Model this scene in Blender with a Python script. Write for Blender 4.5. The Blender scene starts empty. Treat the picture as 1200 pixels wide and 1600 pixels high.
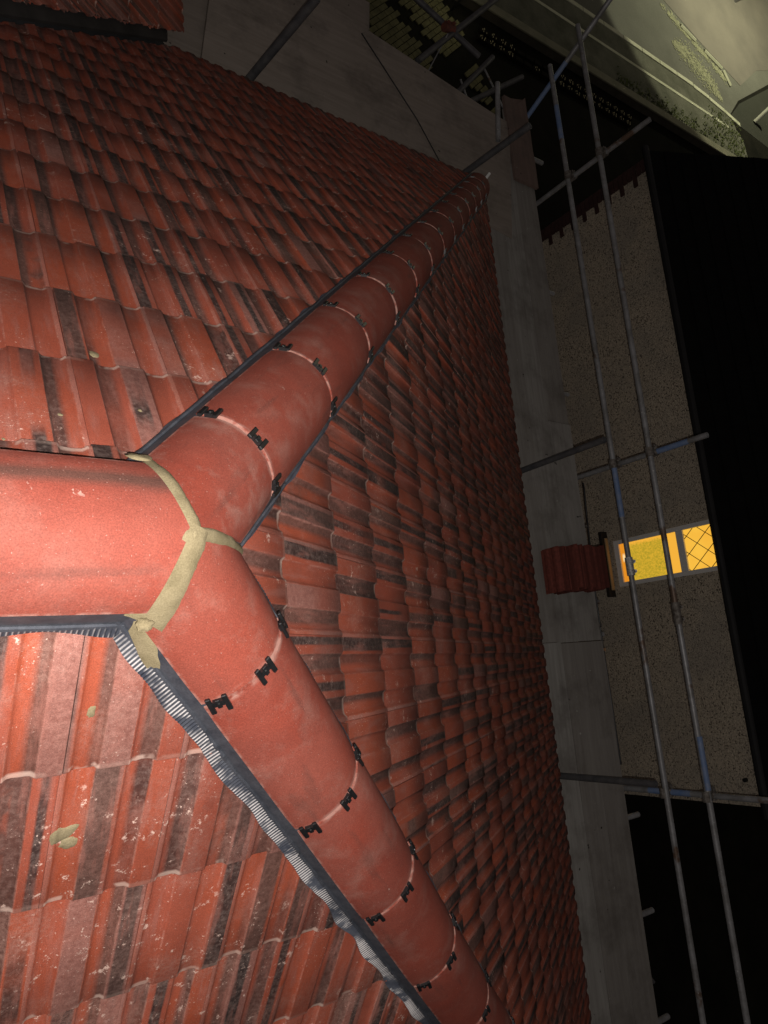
import bpy, bmesh, math, random
from mathutils import Vector, Matrix, noise as mnoise
random.seed(7)
S = bpy.context.scene
COL = S.collection
R = math.radians

# ------------------------------------------------------------------ camera, night sky, flash, exposure
CAM = Vector((-0.3992, -0.2431, 1.085))
C_RIGHT = Vector((0.814, -0.083, 0.575)).normalized()
C_FWD = Vector((0.578, 0.213, -0.788))
C_FWD = (C_FWD - C_RIGHT * C_FWD.dot(C_RIGHT)).normalized()
C_DOWN = C_FWD.cross(C_RIGHT).normalized()
F_PX = 1151.6
cam = bpy.data.cameras.new('camera')
cam_o = bpy.data.objects.new('camera', cam)
COL.objects.link(cam_o)
mw = Matrix((C_RIGHT, -C_DOWN, -C_FWD)).transposed().to_4x4()
mw.translation = CAM
cam_o.matrix_world = mw
cam.sensor_fit = 'VERTICAL'
cam.sensor_height = 36.0
cam.lens = 36.0 * F_PX / 1600.0
cam.clip_start = 0.02
cam.clip_end = 300
S.camera = cam_o

world = bpy.data.worlds.new('World')
S.world = world
world.use_nodes = True
wn = world.node_tree.nodes
wl = world.node_tree.links
bg = wn['Background']
sky = wn.new('ShaderNodeTexSky')
sky.sky_type = 'NISHITA'
sky.sun_disc = False
sky.sun_elevation = R(-3)
sky.sun_rotation = R(200)
mixw = wn.new('ShaderNodeMix')
mixw.data_type = 'RGBA'
mixw.inputs[0].default_value = 0.97
mixw.inputs[7].default_value = (1.0, 0.86, 0.80, 1)      # dull glow of a lit town on the night cloud
wl.new(sky.outputs[0], mixw.inputs[6])
wl.new(mixw.outputs[2], bg.inputs[0])
bg.inputs[1].default_value = 0.052

fl = bpy.data.lights.new('phone_flash', 'POINT')
fl.energy = 275
fl.shadow_soft_size = 0.006
fl.color = (1.0, 0.95, 0.90)
fl_o = bpy.data.objects.new('phone_flash', fl)
COL.objects.link(fl_o)
fl_o.location = CAM + C_RIGHT * 0.03 + C_DOWN * 0.035

S.view_settings.view_transform = 'Standard'
S.view_settings.look = 'None'
S.view_settings.exposure = 0
S.view_settings.gamma = 1
S.view_settings.use_curve_mapping = False
S.cycles.use_denoising = True

# ------------------------------------------------------------------ helpers
def px(P):
    d = Vector(P) - CAM
    z = d.dot(C_FWD)
    if z < 0.05:
        return None
    return (600 + F_PX * d.dot(C_RIGHT) / z, 800 + F_PX * d.dot(C_DOWN) / z, z)

def tag(o, label=None, cat=None, group=None, kind=None):
    if label: o['label'] = label
    if cat: o['category'] = cat
    if group: o['group'] = group
    if kind: o['kind'] = kind
    return o

def empty(name, loc=(0, 0, 0)):
    o = bpy.data.objects.new(name, None)
    o.empty_display_size = 0.1
    COL.objects.link(o)
    o.location = loc
    return o

def link(name, me, parent=None, mat=None):
    if mat and not me.materials:
        me.materials.append(mat)
    o = bpy.data.objects.new(name, me)
    COL.objects.link(o)
    if parent:
        o.parent = parent
        o.matrix_parent_inverse = Matrix.Translation(-Vector(parent_loc(parent)))
    return o

def parent_loc(p):
    # parts carry the offset of their thing in the parent inverse, so only a top-level parent has one
    return Vector(p.location) if p.parent is None else Vector((0, 0, 0))

def fin(name, bm, mat, parent=None, smooth=False, angle=35):
    me = bpy.data.meshes.new(name)
    bmesh.ops.recalc_face_normals(bm, faces=bm.faces)
    bm.to_mesh(me)
    bm.free()
    if smooth:
        for f in me.polygons: f.use_smooth = True
        me.set_sharp_from_angle(angle=R(angle))
    return link(name, me, parent, mat)

def box(bm, lo, hi, M=None, bev=0.0):
    g = bmesh.ops.create_cube(bm, size=1)
    vs = g['verts']
    sc = [hi[i] - lo[i] for i in range(3)]
    ce = [(hi[i] + lo[i]) / 2 for i in range(3)]
    for v in vs:
        v.co = Vector((v.co.x * sc[0] + ce[0], v.co.y * sc[1] + ce[1], v.co.z * sc[2] + ce[2]))
    if bev > 0:
        es = list({e for v in vs for e in v.link_edges})
        r = bmesh.ops.bevel(bm, geom=es, offset=bev, segments=1, affect='EDGES')
        vs = list({v for f in r['faces'] for v in f.verts} | {v for v in vs if v.is_valid})
    if M is not None:
        for v in vs: v.co = M @ v.co
    return vs

def tube(bm, a, b, r, n=14, r2=None, wall=0.004, hollow=False):
    a, b = Vector(a), Vector(b)
    d = (b - a).normalized()
    x = d.orthogonal().normalized()
    y = d.cross(x)
    r2 = r if r2 is None else r2
    ra, rb = [], []
    for i in range(n):
        w = 2 * math.pi * i / n
        q = x * math.cos(w) + y * math.sin(w)
        ra.append(bm.verts.new(a + q * r)); rb.append(bm.verts.new(b + q * r2))
    for i in range(n):
        j = (i + 1) % n
        bm.faces.new((ra[i], ra[j], rb[j], rb[i]))
    if hollow:
        for ring, c, s in ((ra, a, 1), (rb, b, -1)):
            inn = [bm.verts.new(c + (v.co - c) * (1 - wall / r)) for v in ring]
            dp = [bm.verts.new(v.co + d * s * 0.03) for v in inn]
            for i in range(n):
                j = (i + 1) % n
                bm.faces.new((ring[i], ring[j], inn[j], inn[i]))
                bm.faces.new((inn[i], inn[j], dp[j], dp[i]))
            bm.faces.new(dp)
    else:
        bm.faces.new(ra); bm.faces.new(rb)

# ------------------------------------------------------------------ materials
class NG:
    def __init__(self, name):
        self.m = bpy.data.materials.new(name)
        self.m.use_nodes = True
        self.n = self.m.node_tree.nodes
        self.l = self.m.node_tree.links
        self.b = self.n['Principled BSDF']
    def node(self, t, **k):
        o = self.n.new(t)
        for a, v in k.items(): setattr(o, a, v)
        return o
    def set(self, sock, v):
        if hasattr(v, 'is_output') or isinstance(v, bpy.types.NodeSocket): self.l.new(v, sock)
        else: sock.default_value = v
    def math(self, op, a, b=None, c=None, clamp=False):
        o = self.node('ShaderNodeMath', operation=op, use_clamp=clamp)
        self.set(o.inputs[0], a)
        if b is not None: self.set(o.inputs[1], b)
        if c is not None: self.set(o.inputs[2], c)
        return o.outputs[0]
    def ramp(self, v, lo, hi):
        o = self.node('ShaderNodeMapRange')
        self.set(o.inputs[0], v)
        o.inputs[1].default_value = lo; o.inputs[2].default_value = hi
        return o.outputs[0]
    def mix(self, f, a, b, mode='MIX'):
        o = self.node('ShaderNodeMix', data_type='RGBA', blend_type=mode)
        self.set(o.inputs[0], f)
        for s, v in ((6, a), (7, b)):
            if isinstance(v, tuple) and len(v) == 3: v = (*v, 1)
            self.set(o.inputs[s], v)
        return o.outputs[2]
    def noise(self, vec, scale, detail=3, rough=0.5):
        o = self.node('ShaderNodeTexNoise')
        if vec is not None: self.l.new(vec, o.inputs['Vector'])
        o.inputs['Scale'].default_value = scale
        o.inputs['Detail'].default_value = detail
        o.inputs['Roughness'].default_value = rough
        return o.outputs[0]
    def pos(self):
        return self.node('ShaderNodeNewGeometry').outputs['Position']
    def comb(self, x, y, z):
        o = self.node('ShaderNodeCombineXYZ')
        for i, v in enumerate((x, y, z)): self.set(o.inputs[i], v)
        return o.outputs[0]
    def sep(self, v):
        o = self.node('ShaderNodeSeparateXYZ'); self.l.new(v, o.inputs[0]); return o.outputs
    def bump(self, h, strength, dist):
        o = self.node('ShaderNodeBump')
        o.inputs['Strength'].default_value = strength
        o.inputs['Distance'].default_value = dist
        self.l.new(h, o.inputs['Height'])
        self.l.new(o.outputs[0], self.b.inputs['Normal'])
    def out(self, col, rough=0.8, metal=0.0, spec=0.3):
        if isinstance(col, tuple): col = (*col, 1) if len(col) == 3 else col
        self.set(self.b.inputs['Base Color'], col)
        self.set(self.b.inputs['Roughness'], rough)
        self.set(self.b.inputs['Metallic'], metal)
        self.b.inputs['Specular IOR Level'].default_value = spec
        return self.m

def tile_material():
    g = NG('brindled_concrete_tile')
    p = g.pos()
    uv = g.node('ShaderNodeUVMap').outputs[0]
    s = g.sep(uv)
    u, v = s[0], s[1]
    at = g.node('ShaderNodeAttribute', attribute_name='trand').outputs['Fac']
    rnd = g.math('ADD', g.node('ShaderNodeObjectInfo').outputs['Random'], at)
    M_ = lambda a, b: g.math('MULTIPLY', a, b)
    c5 = lambda x: g.math('SUBTRACT', x, 0.5)
    wob = g.noise(p, 16, 3)
    # position inside one crown-and-pan period, 0..2 over the tile
    q = g.math('MULTIPLY', g.math('ADD', g.math('ADD', u, 0.0391), M_(c5(wob), 0.012)), 2.0)
    idx = g.math('FLOOR', q)
    w = g.math('FRACT', q)
    crown = g.ramp(w, 0.515, 0.49)
    crown_core = M_(crown, g.ramp(w, 0.0, 0.025))
    def wn(k, extra):
        o = g.node('ShaderNodeTexWhiteNoise', noise_dimensions='2D')
        g.l.new(g.comb(g.math('ADD', M_(idx, 1.73), extra), M_(rnd, k), 0.0), o.inputs[0])
        return o.outputs['Value']
    r1, r2, r3 = wn(97.3, 0.0), wn(53.9, 4.1), wn(31.7, 9.7)
    mott = g.noise(p, 90, 5, 0.7)
    slow = g.noise(p, 7, 3, 0.6)
    orange = g.mix(g.ramp(slow, 0.3, 0.7), (0.37, 0.070, 0.026), (0.33, 0.076, 0.040))
    orange = g.mix(M_(r3, 0.5), orange, (0.27, 0.072, 0.052))
    dusty = g.mix(g.ramp(mott, 0.36, 0.66), (0.22, 0.085, 0.066), (0.34, 0.155, 0.125))
    char = g.mix(g.ramp(mott, 0.44, 0.74), (0.020, 0.015, 0.014), (0.150, 0.118, 0.106))
    brownd = g.mix(g.ramp(mott, 0.36, 0.66), (0.080, 0.040, 0.031), (0.165, 0.088, 0.071))
    # crowns: red or dusty, many with a charcoal or brown spray over part of their width
    vn = c5(g.noise(g.comb(M_(v, 1.6), M_(rnd, 60.0), idx), 1.0, 2))
    cc = g.mix(g.ramp(g.math('ADD', r1, M_(vn, 0.4)), 0.19, 0.11), orange, dusty)
    lo_, hi_ = M_(r2, 0.20), g.math('SUBTRACT', 0.53, M_(r3, 0.22))
    ww = g.math('ADD', w, M_(c5(g.noise(g.comb(M_(v, 2.5), M_(rnd, 33.0), idx), 1.0, 3)), 0.07))
    sub = M_(g.ramp(g.math('SUBTRACT', ww, lo_), -0.01, 0.035), g.ramp(g.math('SUBTRACT', hi_, ww), -0.01, 0.035))
    spray = g.ramp(g.math('ADD', wn(17.9, 2.3), M_(vn, 0.35)), 0.38, 0.44)
    cc = g.mix(M_(M_(sub, spray), 0.93), cc, g.mix(g.ramp(r3, 0.18, 0.36), brownd, char))
    # pans: red with a soft dark streak along one side
    x = g.math('SUBTRACT', ww, 0.56)
    wid_ = g.math('ADD', 0.10, M_(r3, 0.22))
    streak = M_(g.ramp(g.math('SUBTRACT', x, wid_), 0.05, -0.07), g.ramp(g.math('ADD', r2, M_(vn, 0.3)), 0.25, 0.40))
    wide = g.ramp(g.math('SUBTRACT', r2, M_(c5(slow), 0.3)), 0.93, 0.97)
    pan = g.mix(g.math('MAXIMUM', M_(streak, 0.86), M_(wide, 0.85)), orange, g.mix(r1, brownd, char))
    bloom = M_(g.ramp(g.noise(g.comb(M_(u, 7.0), M_(v, 2.0), M_(rnd, 23.0)), 1.3, 5, 0.65), 0.50, 0.66), 0.50)
    col = g.mix(crown, pan, cc)
    col = g.mix(bloom, col, (0.33, 0.13, 0.10))
    # film of mortar dust wiped over everything in patches
    film = M_(g.ramp(g.noise(p, 5.0, 5, 0.7), 0.50, 0.68), g.ramp(g.noise(p, 130, 3, 0.7), 0.35, 0.65))
    col = g.mix(M_(film, 0.42), col, (0.44, 0.27, 0.22))
    # worn pale arrises on both sides of the crown and along the side lap
    e1 = g.ramp(g.math('ABSOLUTE', g.math('SUBTRACT', w, 0.505)), 0.022, 0.008)
    e2 = g.ramp(g.math('ABSOLUTE', g.math('SUBTRACT', w, 0.985)), 0.024, 0.008)
    brkn = g.ramp(g.noise(p, 28, 4, 0.65), 0.44, 0.58)
    col = g.mix(M_(g.math('MAXIMUM', e1, e2), M_(brkn, 0.32)), col, (0.46, 0.23, 0.18))
    lap = M_(g.ramp(g.math('ABSOLUTE', g.math('SUBTRACT', u, 0.978)), 0.030, 0.016), g.ramp(g.noise(p, 9, 3), 0.30, 0.48))
    col = g.mix(M_(lap, 0.50), col, (0.43, 0.19, 0.15))
    # grain of the sanded face
    col = g.mix(0.8, col, g.mix(g.ramp(g.noise(p, 560, 2, 0.7), 0.3, 0.7), (0.46, 0.46, 0.46), (1.14, 1.14, 1.14)), 'MULTIPLY')
    col = g.mix(g.math('SUBTRACT', 1.0, 0.0), col, g.mix(g.ramp(g.noise(p, 1.7, 4, 0.65), 0.35, 0.65), (0.68, 0.65, 0.65), (1.04, 1.04, 1.04)), 'MULTIPLY')
    sp = M_(g.ramp(g.noise(p, 210, 1), 0.70, 0.74), g.ramp(g.noise(p, 6.5, 3), 0.48, 0.62))
    sm = M_(g.ramp(g.noise(p, 30, 6, 0.78), 0.60, 0.64), g.ramp(g.noise(p, 2.7, 2), 0.48, 0.58))
    panm = g.math('SUBTRACT', 1.0, M_(crown, 0.75))
    edge = M_(M_(g.ramp(v, 0.962, 0.975), panm), g.ramp(g.noise(p, 11, 3, 0.7), 0.44, 0.50))
    wht = g.math('MAXIMUM', M_(sp, 0.6), g.math('MAXIMUM', M_(sm, 0.75), M_(edge, 0.55)))
    col = g.mix(wht, col, (0.60, 0.43, 0.36))
    g.bump(g.math('ADD', g.noise(p, 480, 3, 0.65), M_(g.noise(p, 60, 3), 0.8)), 0.4, 0.0014)
    return g.out(col, 0.72, 0, 0.35)

def ridge_material(name, band=False, dusty=0.25):
    g = NG(name)
    p = g.pos()
    uv = g.node('ShaderNodeUVMap').outputs[0]
    s = g.sep(uv)
    rnd = g.node('ShaderNodeObjectInfo').outputs['Random']
    off = g.node('ShaderNodeVectorMath', operation='ADD')
    g.l.new(p, off.inputs[0]); g.l.new(g.comb(rnd, rnd, rnd), off.inputs[1])
    q = off.outputs[0]
    base = g.mix(g.ramp(g.noise(q, 5.0, 4, 0.6), 0.35, 0.68), (0.212, 0.039, 0.023), (0.200, 0.055, 0.039))
    base = g.mix(g.math('MULTIPLY', rnd, 0.45), base, (0.1792, 0.0435, 0.0282))
    bl = g.ramp(g.noise(q, 8.0, 5, 0.68), 0.50, 0.72)
    base = g.mix(g.math('MULTIPLY', bl, dusty), base, (0.25, 0.125, 0.10))
    stn = g.ramp(g.noise(g.comb(g.math('MULTIPLY', s[0], 6.0), g.math('MULTIPLY', s[1], 1.5), g.math('MULTIPLY', rnd, 40.0)), 1.2, 3), 0.60, 0.74)
    base = g.mix(g.math('MULTIPLY', stn, 0.60), base, (0.1088, 0.0384, 0.0288))
    if band:
        c = g.math('ABSOLUTE', g.math('SUBTRACT', g.math('ADD', s[0], g.math('MULTIPLY', g.noise(p, 9, 3), 0.05)), 0.235))
        bf = g.ramp(c, 0.085, 0.02)
        base = g.mix(g.math('MULTIPLY', bf, 0.86), base, (0.0800, 0.0384, 0.0288))
    base = g.mix(0.9, base, g.mix(g.ramp(g.noise(p, 380, 3, 0.75), 0.3, 0.7), (0.62, 0.62, 0.62), (1.28, 1.28, 1.28)), 'MULTIPLY')
    base = g.mix(0.8, base, g.mix(g.ramp(g.noise(q, 3.2, 5, 0.7), 0.35, 0.65), (0.74, 0.68, 0.68), (1.1, 1.1, 1.1)), 'MULTIPLY')
    sp = g.ramp(g.noise(p, 260, 1), 0.73, 0.76)
    sm = g.math('MULTIPLY', g.ramp(g.noise(p, 34, 5, 0.7), 0.66, 0.69), g.ramp(g.noise(p, 5.1, 2), 0.54, 0.62))
    # pale rim round every tile
    ea = g.math('MINIMUM', s[1], g.math('SUBTRACT', 1.0, s[1]))
    eb = g.math('MINIMUM', s[0], g.math('SUBTRACT', 1.0, s[0]))
    rim = g.math('MULTIPLY', g.ramp(g.math('MINIMUM', ea, eb), 0.022, 0.0), g.ramp(g.noise(p, 45, 3), 0.40, 0.6))
    w = g.math('MAXIMUM', g.math('MULTIPLY', sp, 0.4), g.math('MAXIMUM', g.math('MULTIPLY', sm, 0.65), g.math('MULTIPLY', rim, 0.5)))
    base = g.mix(w, base, (0.3712, 0.2432, 0.2048))
    g.bump(g.noise(p, 420, 3, 0.65), 0.4, 0.0012)
    return g.out(base, 0.78, 0, 0.25)

def simple(name, c1, c2, scale=8, rough=0.8, metal=0, spec=0.3, grain=300, bump=0.3, bd=0.001, stretch=None):
    g = NG(name)
    p = g.pos()
    if stretch:
        m = g.node('ShaderNodeMapping'); m.inputs['Scale'].default_value = stretch
        g.l.new(p, m.inputs[0]); q = m.outputs[0]
    else: q = p
    col = g.mix(g.ramp(g.noise(q, scale, 5, 0.6), 0.32, 0.68), c1, c2)
    col = g.mix(0.5, col, g.mix(g.ramp(g.noise(p, grain, 2), 0.3, 0.7), (0.7, 0.7, 0.7), (1.25, 1.25, 1.25)), 'MULTIPLY')
    g.bump(g.noise(q, grain, 3), bump, bd)
    return g.out(col, rough, metal, spec)

M_TILE = tile_material()
M_RIDGE = ridge_material('ridge_tile_concrete', True, 0.35)
M_HIP = ridge_material('hip_tile_concrete', False, 0.55)
M_HIPDUSTY = ridge_material('dusty_hip_tile_concrete', False, 0.95)
M_CLIP = simple('black_plastic', (0.0051, 0.0051, 0.0058), (0.0090, 0.0090, 0.0096), 60, 0.38, 0, 0.5, 300, 0.1)
M_ROLL = simple('slate_grey_metal_roll', (0.040, 0.044, 0.056), (0.070, 0.074, 0.088), 30, 0.5, 0.3, 0.5, 200, 0.1)
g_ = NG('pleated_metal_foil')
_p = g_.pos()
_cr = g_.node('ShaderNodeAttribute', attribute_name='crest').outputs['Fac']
_w = g_.math('MULTIPLY', g_.ramp(_cr, 0.35, 0.75), g_.ramp(g_.noise(_p, 11, 3, 0.6), 0.44, 0.54))  # whitened pleat crests: flash reflections on the metal painted into the colour
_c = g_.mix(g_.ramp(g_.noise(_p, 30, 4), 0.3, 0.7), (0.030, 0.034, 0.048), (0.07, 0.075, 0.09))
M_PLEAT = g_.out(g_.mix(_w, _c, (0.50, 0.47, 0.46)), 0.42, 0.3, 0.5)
M_MORTAR = simple('sand_mortar', (0.135, 0.110, 0.062), (0.195, 0.160, 0.096), 26, 0.95, 0, 0.1, 420, 0.45, 0.002)
M_DECK = simple('dark_roofing_felt', (0.015, 0.013, 0.012), (0.03, 0.026, 0.024), 5, 0.95)
M_LEAD = simple('valley_lining', (0.02, 0.02, 0.022), (0.035, 0.035, 0.036), 5, 0.9)
M_BRICK = simple('house_brick', (0.20, 0.09, 0.06), (0.26, 0.12, 0.08), 6, 0.9)
M_GUTTER = simple('dark_gutter_plastic', (0.012, 0.012, 0.013), (0.02, 0.02, 0.02), 4, 0.5)

# ------------------------------------------------------------------ roof constants
T = 0.7269                       # rise over run of every slope
SQ = math.sqrt(1 + T * T)
HS = math.sqrt(2 + T * T)
H0 = 0.0917                      # crest of ridge above the line where the slopes meet
W = 0.2044                       # cover width of a tile
EAVE = 4.0
XL = -2.6                        # how far the ridge runs back
ZE = -T * EAVE - H0

class Slope:
    """plane frame: U across (left when you face the slope), D down the slope, N out of it"""
    def __init__(s, d, origin):
        s.O = Vector(origin)
        s.D = Vector((d[0], d[1], -T)).normalized()
        s.N = Vector((d[0] * T, d[1] * T, 1)).normalized()
        s.U = s.D.cross(s.N).normalized()
    def at(s, u, d, o): return s.O + s.U * u + s.D * d + s.N * o
    def mat(s, u, d, o):
        m = Matrix((s.U, s.D, s.N)).transposed().to_4x4()
        m.translation = s.at(u, d, o)
        return m
SE = Slope((1, 0), (0, 0, -H0))
SA = Slope((0, 1), (0, 0, -H0))
SB = Slope((0, -1), (0, 0, -H0))
SW = Slope((1, 0), (-2.856, 0, -H0 + 0.02))      # wing slope beyond the valley, eave at x = 1.144

PER = W / 2
def prof(u):
    v = (u + 0.008) % PER
    c, a, b, e = 0.0078, 0.050, 0.058, 0.0925
    sm = lambda t: t * t * (3 - 2 * t)
    if v < a: return c
    if v < b: return c * (1 - sm((v - a) / (b - a)))
    if v < e: return -0.0016 * math.sin(math.pi * (v - b) / (e - b))
    return c * sm((v - e) / (PER - e))
L_T = 0.375
def surf(sl, P, s0, g):
    """height of the tiled surface over a plan point, world z"""
    q = Vector(P) - sl.O
    d0 = Vector((sl.D.x, sl.D.y)).normalized()
    run = q.x * d0.x + q.y * d0.y
    s = run * SQ
    u = q.dot(sl.U)
    k = ((s - s0) / g) % 1.0
    o = 0.0125 + 0.012 * k + prof(u - sl.u0)
    return sl.O.z - T * run + o * SQ

def tile_mesh(seed):
    rr = random.Random(seed)
    us = []
    for k in range(2):
        for v in (0.0, 0.048, 0.0505, 0.054, 0.0575, 0.064, 0.075, 0.086, 0.0925, 0.0965, 0.100):
            us.append(k * PER + v - 0.008)
    us = [0.0006] + [u for u in us if 0.004 < u < W - 0.004] + [W - 0.0006, W - 0.0005, W + 0.016]
    bm = bmesh.new()
    uvl = bm.loops.layers.uv.new('UVMap')
    tl = bm.verts.layers.float.new('trand')
    rows = []
    n = len(us)
    jag = [rr.uniform(-0.0012, 0.0012) for _ in us]
    for (s, do, extra) in ((0, 0.0, 0), (L_T * 0.55, 0, 0), (L_T - 0.004, 0, 0), (L_T, -0.0025, 0), (L_T - 0.001, -0.0125, 1)):
        row = []
        for i, u in enumerate(us):
            o = 0.011 + 0.0140 * s / L_T + prof(min(u, W - 0.001)) + do - (0.007 if i >= n - 2 else 0)
            if extra and i >= n - 2: o += 0.006
            ss = s + (jag[i] if s > L_T - 0.01 else 0)
            row.append(bm.verts.new((u, ss, o)))
        rows.append(row)
    for a, b in zip(rows, rows[1:]):
        for i in range(n - 1):
            bm.faces.new((a[i], a[i + 1], b[i + 1], b[i]))
    for i in (0, n - 1):           # side faces
        low = [bm.verts.new(r[i].co - Vector((0, 0, 0.012))) for r in rows[:3]]
        for j in range(2):
            bm.faces.new((rows[j][i], rows[j + 1][i], low[j + 1], low[j]))
    for f in bm.faces:
        for l in f.loops:
            l[uvl].uv = (l.vert.co.x / W, l.vert.co.y / L_T)
    me = bpy.data.meshes.new('roof_tile')
    bm.normal_update()
    bm.to_mesh(me); bm.free()
    for f in me.polygons: f.use_smooth = True
    me.set_sharp_from_angle(angle=R(45))
    me.materials.append(M_TILE)
    return me
TILES = [tile_mesh(i) for i in range(4)]

# ------------------------------------------------------------------ the house
house = tag(empty('house', (0, 0, -9)), 'house under scaffold with a hipped roof of red and charcoal streaked concrete tiles', 'house')
house_parent = house

def plane_obj(name, pts, mat, parent, thick=0.02):
    bm = bmesh.new()
    a = [bm.verts.new(p) for p in pts]
    b = [bm.verts.new(Vector(p) - Vector((0, 0, thick))) for p in pts]
    bm.faces.new(a); bm.faces.new(b[::-1])
    n = len(a)
    for i in range(n):
        bm.faces.new((a[i], b[i], b[(i + 1) % n], a[(i + 1) % n]))
    return fin(name, bm, mat, parent)

e = EAVE - 0.06
def dz(sl, P): return Vector((P[0], P[1], sl.O.z - T * (P[0] - sl.O.x if abs(sl.D.x) > .1 else abs(P[1])) - 0.004))
deck_E = plane_obj('roof_slope', [dz(SE, (0, 0)), dz(SE, (e, -e)), dz(SE, (e, e))], M_DECK, house)
deck_A = plane_obj('roof_slope', [dz(SA, (0, 0)), dz(SA, (e, e)), dz(SA, (1.1, e)), dz(SA, (-2.5, 0.35)), dz(SA, (XL, 0))], M_DECK, house)
deck_B = plane_obj('roof_slope', [dz(SB, (0, 0)), dz(SB, (XL, 0)), dz(SB, (XL, -e)), dz(SB, (e, -e))], M_DECK, house)
deck_W = plane_obj('roof_slope', [dz(SW, (1.1, 4.02)), dz(SW, (1.1, 8)), dz(SW, (-2.6, 8)), dz(SW, (-2.6, 0.3))], M_DECK, house)

CUT = 0.028 * math.sqrt(2)
# keep-half-spaces: (point, normal) keeps the side the normal points at
kE = [((CUT, 0, 0), (1, -1, 0)), ((CUT, 0, 0), (1, 1, 0))]
kA = [((0, CUT, 0), (-1, 1, 0)), ((0, 0.02, 0), (0, 1, 0)), ((0, 2.87, 0), (1, -1, 0))]
kB = [((0, -CUT, 0), (-1, -1, 0)), ((0, -0.02, 0), (0, -1, 0))]
kW = [((0, 2.975, 0), (-1, 1, 0))]
SE.u0, SA.u0, SB.u0, SW.u0 = 0.0, 0.0, 0.0, 0.0
# joint phases measured against the photograph
SE.u0 = -0.0588            # U is -Y
SA.u0 = -0.079
SB.u0 = 0.095
SW.u0 = -0.05
jobs = []
def lay(sl, deck, keep, s0, g, rows, umin, umax):
    sl.s0, sl.g = s0, g
    for k in rows:
        sn = s0 + g * k
        i0 = int(math.floor((umin - sl.u0) / W)); i1 = int(math.ceil((umax - sl.u0) / W))
        for i in range(i0, i1):
            u = sl.u0 + i * W
            inside, cut = True, False
            cs = [sl.at(u + a, sn - L_T + b, 0.015) for a in (0, W) for b in (0.02, L_T)]
            for (pp, nn) in keep:
                nn_ = Vector(nn).normalized()
                ds = [(c - Vector(pp)).dot(nn_) for c in cs]
                if max(ds) < 0.012: inside = False
                if min(ds) < 0: cut = True
            if not inside: continue
            q = [px(c) for c in cs[1::2] + [sl.at(u, sn - g, .015), sl.at(u + W, sn - g, .015)]]
            area = 0
            if all(q):
                c0 = px(sl.at(u + W / 2, sn - g / 2, .02))
                if -40 < c0[0] < 1240 and -40 < c0[1] < 1640:
                    xs = [(a[0], a[1]) for a in q]
                    P = [xs[0], xs[1], xs[3], xs[2]]
                    area = abs(sum(P[j][0] * P[(j + 1) % 4][1] - P[(j + 1) % 4][0] * P[j][1] for j in range(4))) / 2
            jobs.append([area, sl, deck, keep if cut else None, u, sn, random.random()])
lay(SE, deck_E, kE, 0.405, 0.3026, range(0, 16), -4.1, 4.1)
lay(SA, deck_A, kA, 0.205, 0.2962, range(0, 17), XL, 4.1)
lay(SB, deck_B, kB, 0.127, 0.3010, range(0, 17), -4.1, -XL)
lay(SW, deck_W, kW, 0.30, 0.2968, range(4, 17), -7.0, -0.4)
jobs.sort(key=lambda j: -j[0])
stuff = {}
deck_n = 0
for n, (area, sl, deck, keep, u, sn, rv) in enumerate(jobs):
    rr = random.Random(int(rv * 1e6))
    m = sl.mat(u, sn - L_T + rr.uniform(-.003, .003), rr.uniform(-.0012, .0015)) @ Matrix.Rotation(rr.uniform(-.006, .006), 4, 'Z') @ Matrix.Rotation(rr.uniform(-.004, .004), 4, 'Y')
    src = TILES[rr.randrange(4)]
    single = n < 298
    if single and keep is None:
        o = bpy.data.objects.new('roof_tile', src)
        COL.objects.link(o)
        o.parent = deck
        o.matrix_world = m
        o.matrix_parent_inverse = Matrix.Translation(-parent_loc(deck))
        o.matrix_basis = m
        continue
    bm = bmesh.new()
    bm.from_mesh(src)
    bm.transform(m)
    if keep:
        for (pp, nn) in keep:
            bmesh.ops.bisect_plane(bm, geom=bm.verts[:] + bm.edges[:] + bm.faces[:], plane_co=pp, plane_no=nn, clear_inner=True)
    if len(bm.faces) == 0:
        bm.free(); continue
    if single:
        me = bpy.data.meshes.new('roof_tile')
        bm.to_mesh(me); bm.free()
        me.materials.append(M_TILE)
        for f in me.polygons: f.use_smooth = True
        me.set_sharp_from_angle(angle=R(45))
        link('roof_tile', me, deck)
    else:
        tl = bm.verts.layers.float.get('trand') or bm.verts.layers.float.new('trand')
        for v in bm.verts: v[tl] = rv
        tmp = bpy.data.meshes.new('tmp')
        bm.to_mesh(tmp); bm.free()
        big = stuff.setdefault(deck.name, (deck, bmesh.new()))[1]
        big.from_mesh(tmp)
        bpy.data.meshes.remove(tmp)
for nm, (deck, big) in stuff.items():
    me = bpy.data.meshes.new('tile_courses')
    big.to_mesh(me); big.free()
    me.materials.append(M_TILE)
    for f in me.polygons: f.use_smooth = True
    me.set_sharp_from_angle(angle=R(45))
    o = link('tile_courses', me, deck)
    tag(o, kind='stuff')

# valley lining
bm = bmesh.new()
vs = []
for (x, y) in ((-2.6, 0.32), (1.13, 4.05)):
    for dx, dzv in ((-.12, .03), (0, -0.02), (.12, .03)):
        px_, py_ = x - dx * .7, y + dx * .7
        vs.append(bm.verts.new((px_, py_, -H0 - T * (y if dx <= 0 else y) + dzv * 0.6 - abs(dx) * 0.0)))
bm.faces.new((vs[0], vs[1], vs[4], vs[3])); bm.faces.new((vs[1], vs[2], vs[5], vs[4]))
fin('valley_lining', bm, M_LEAD, house)

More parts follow.
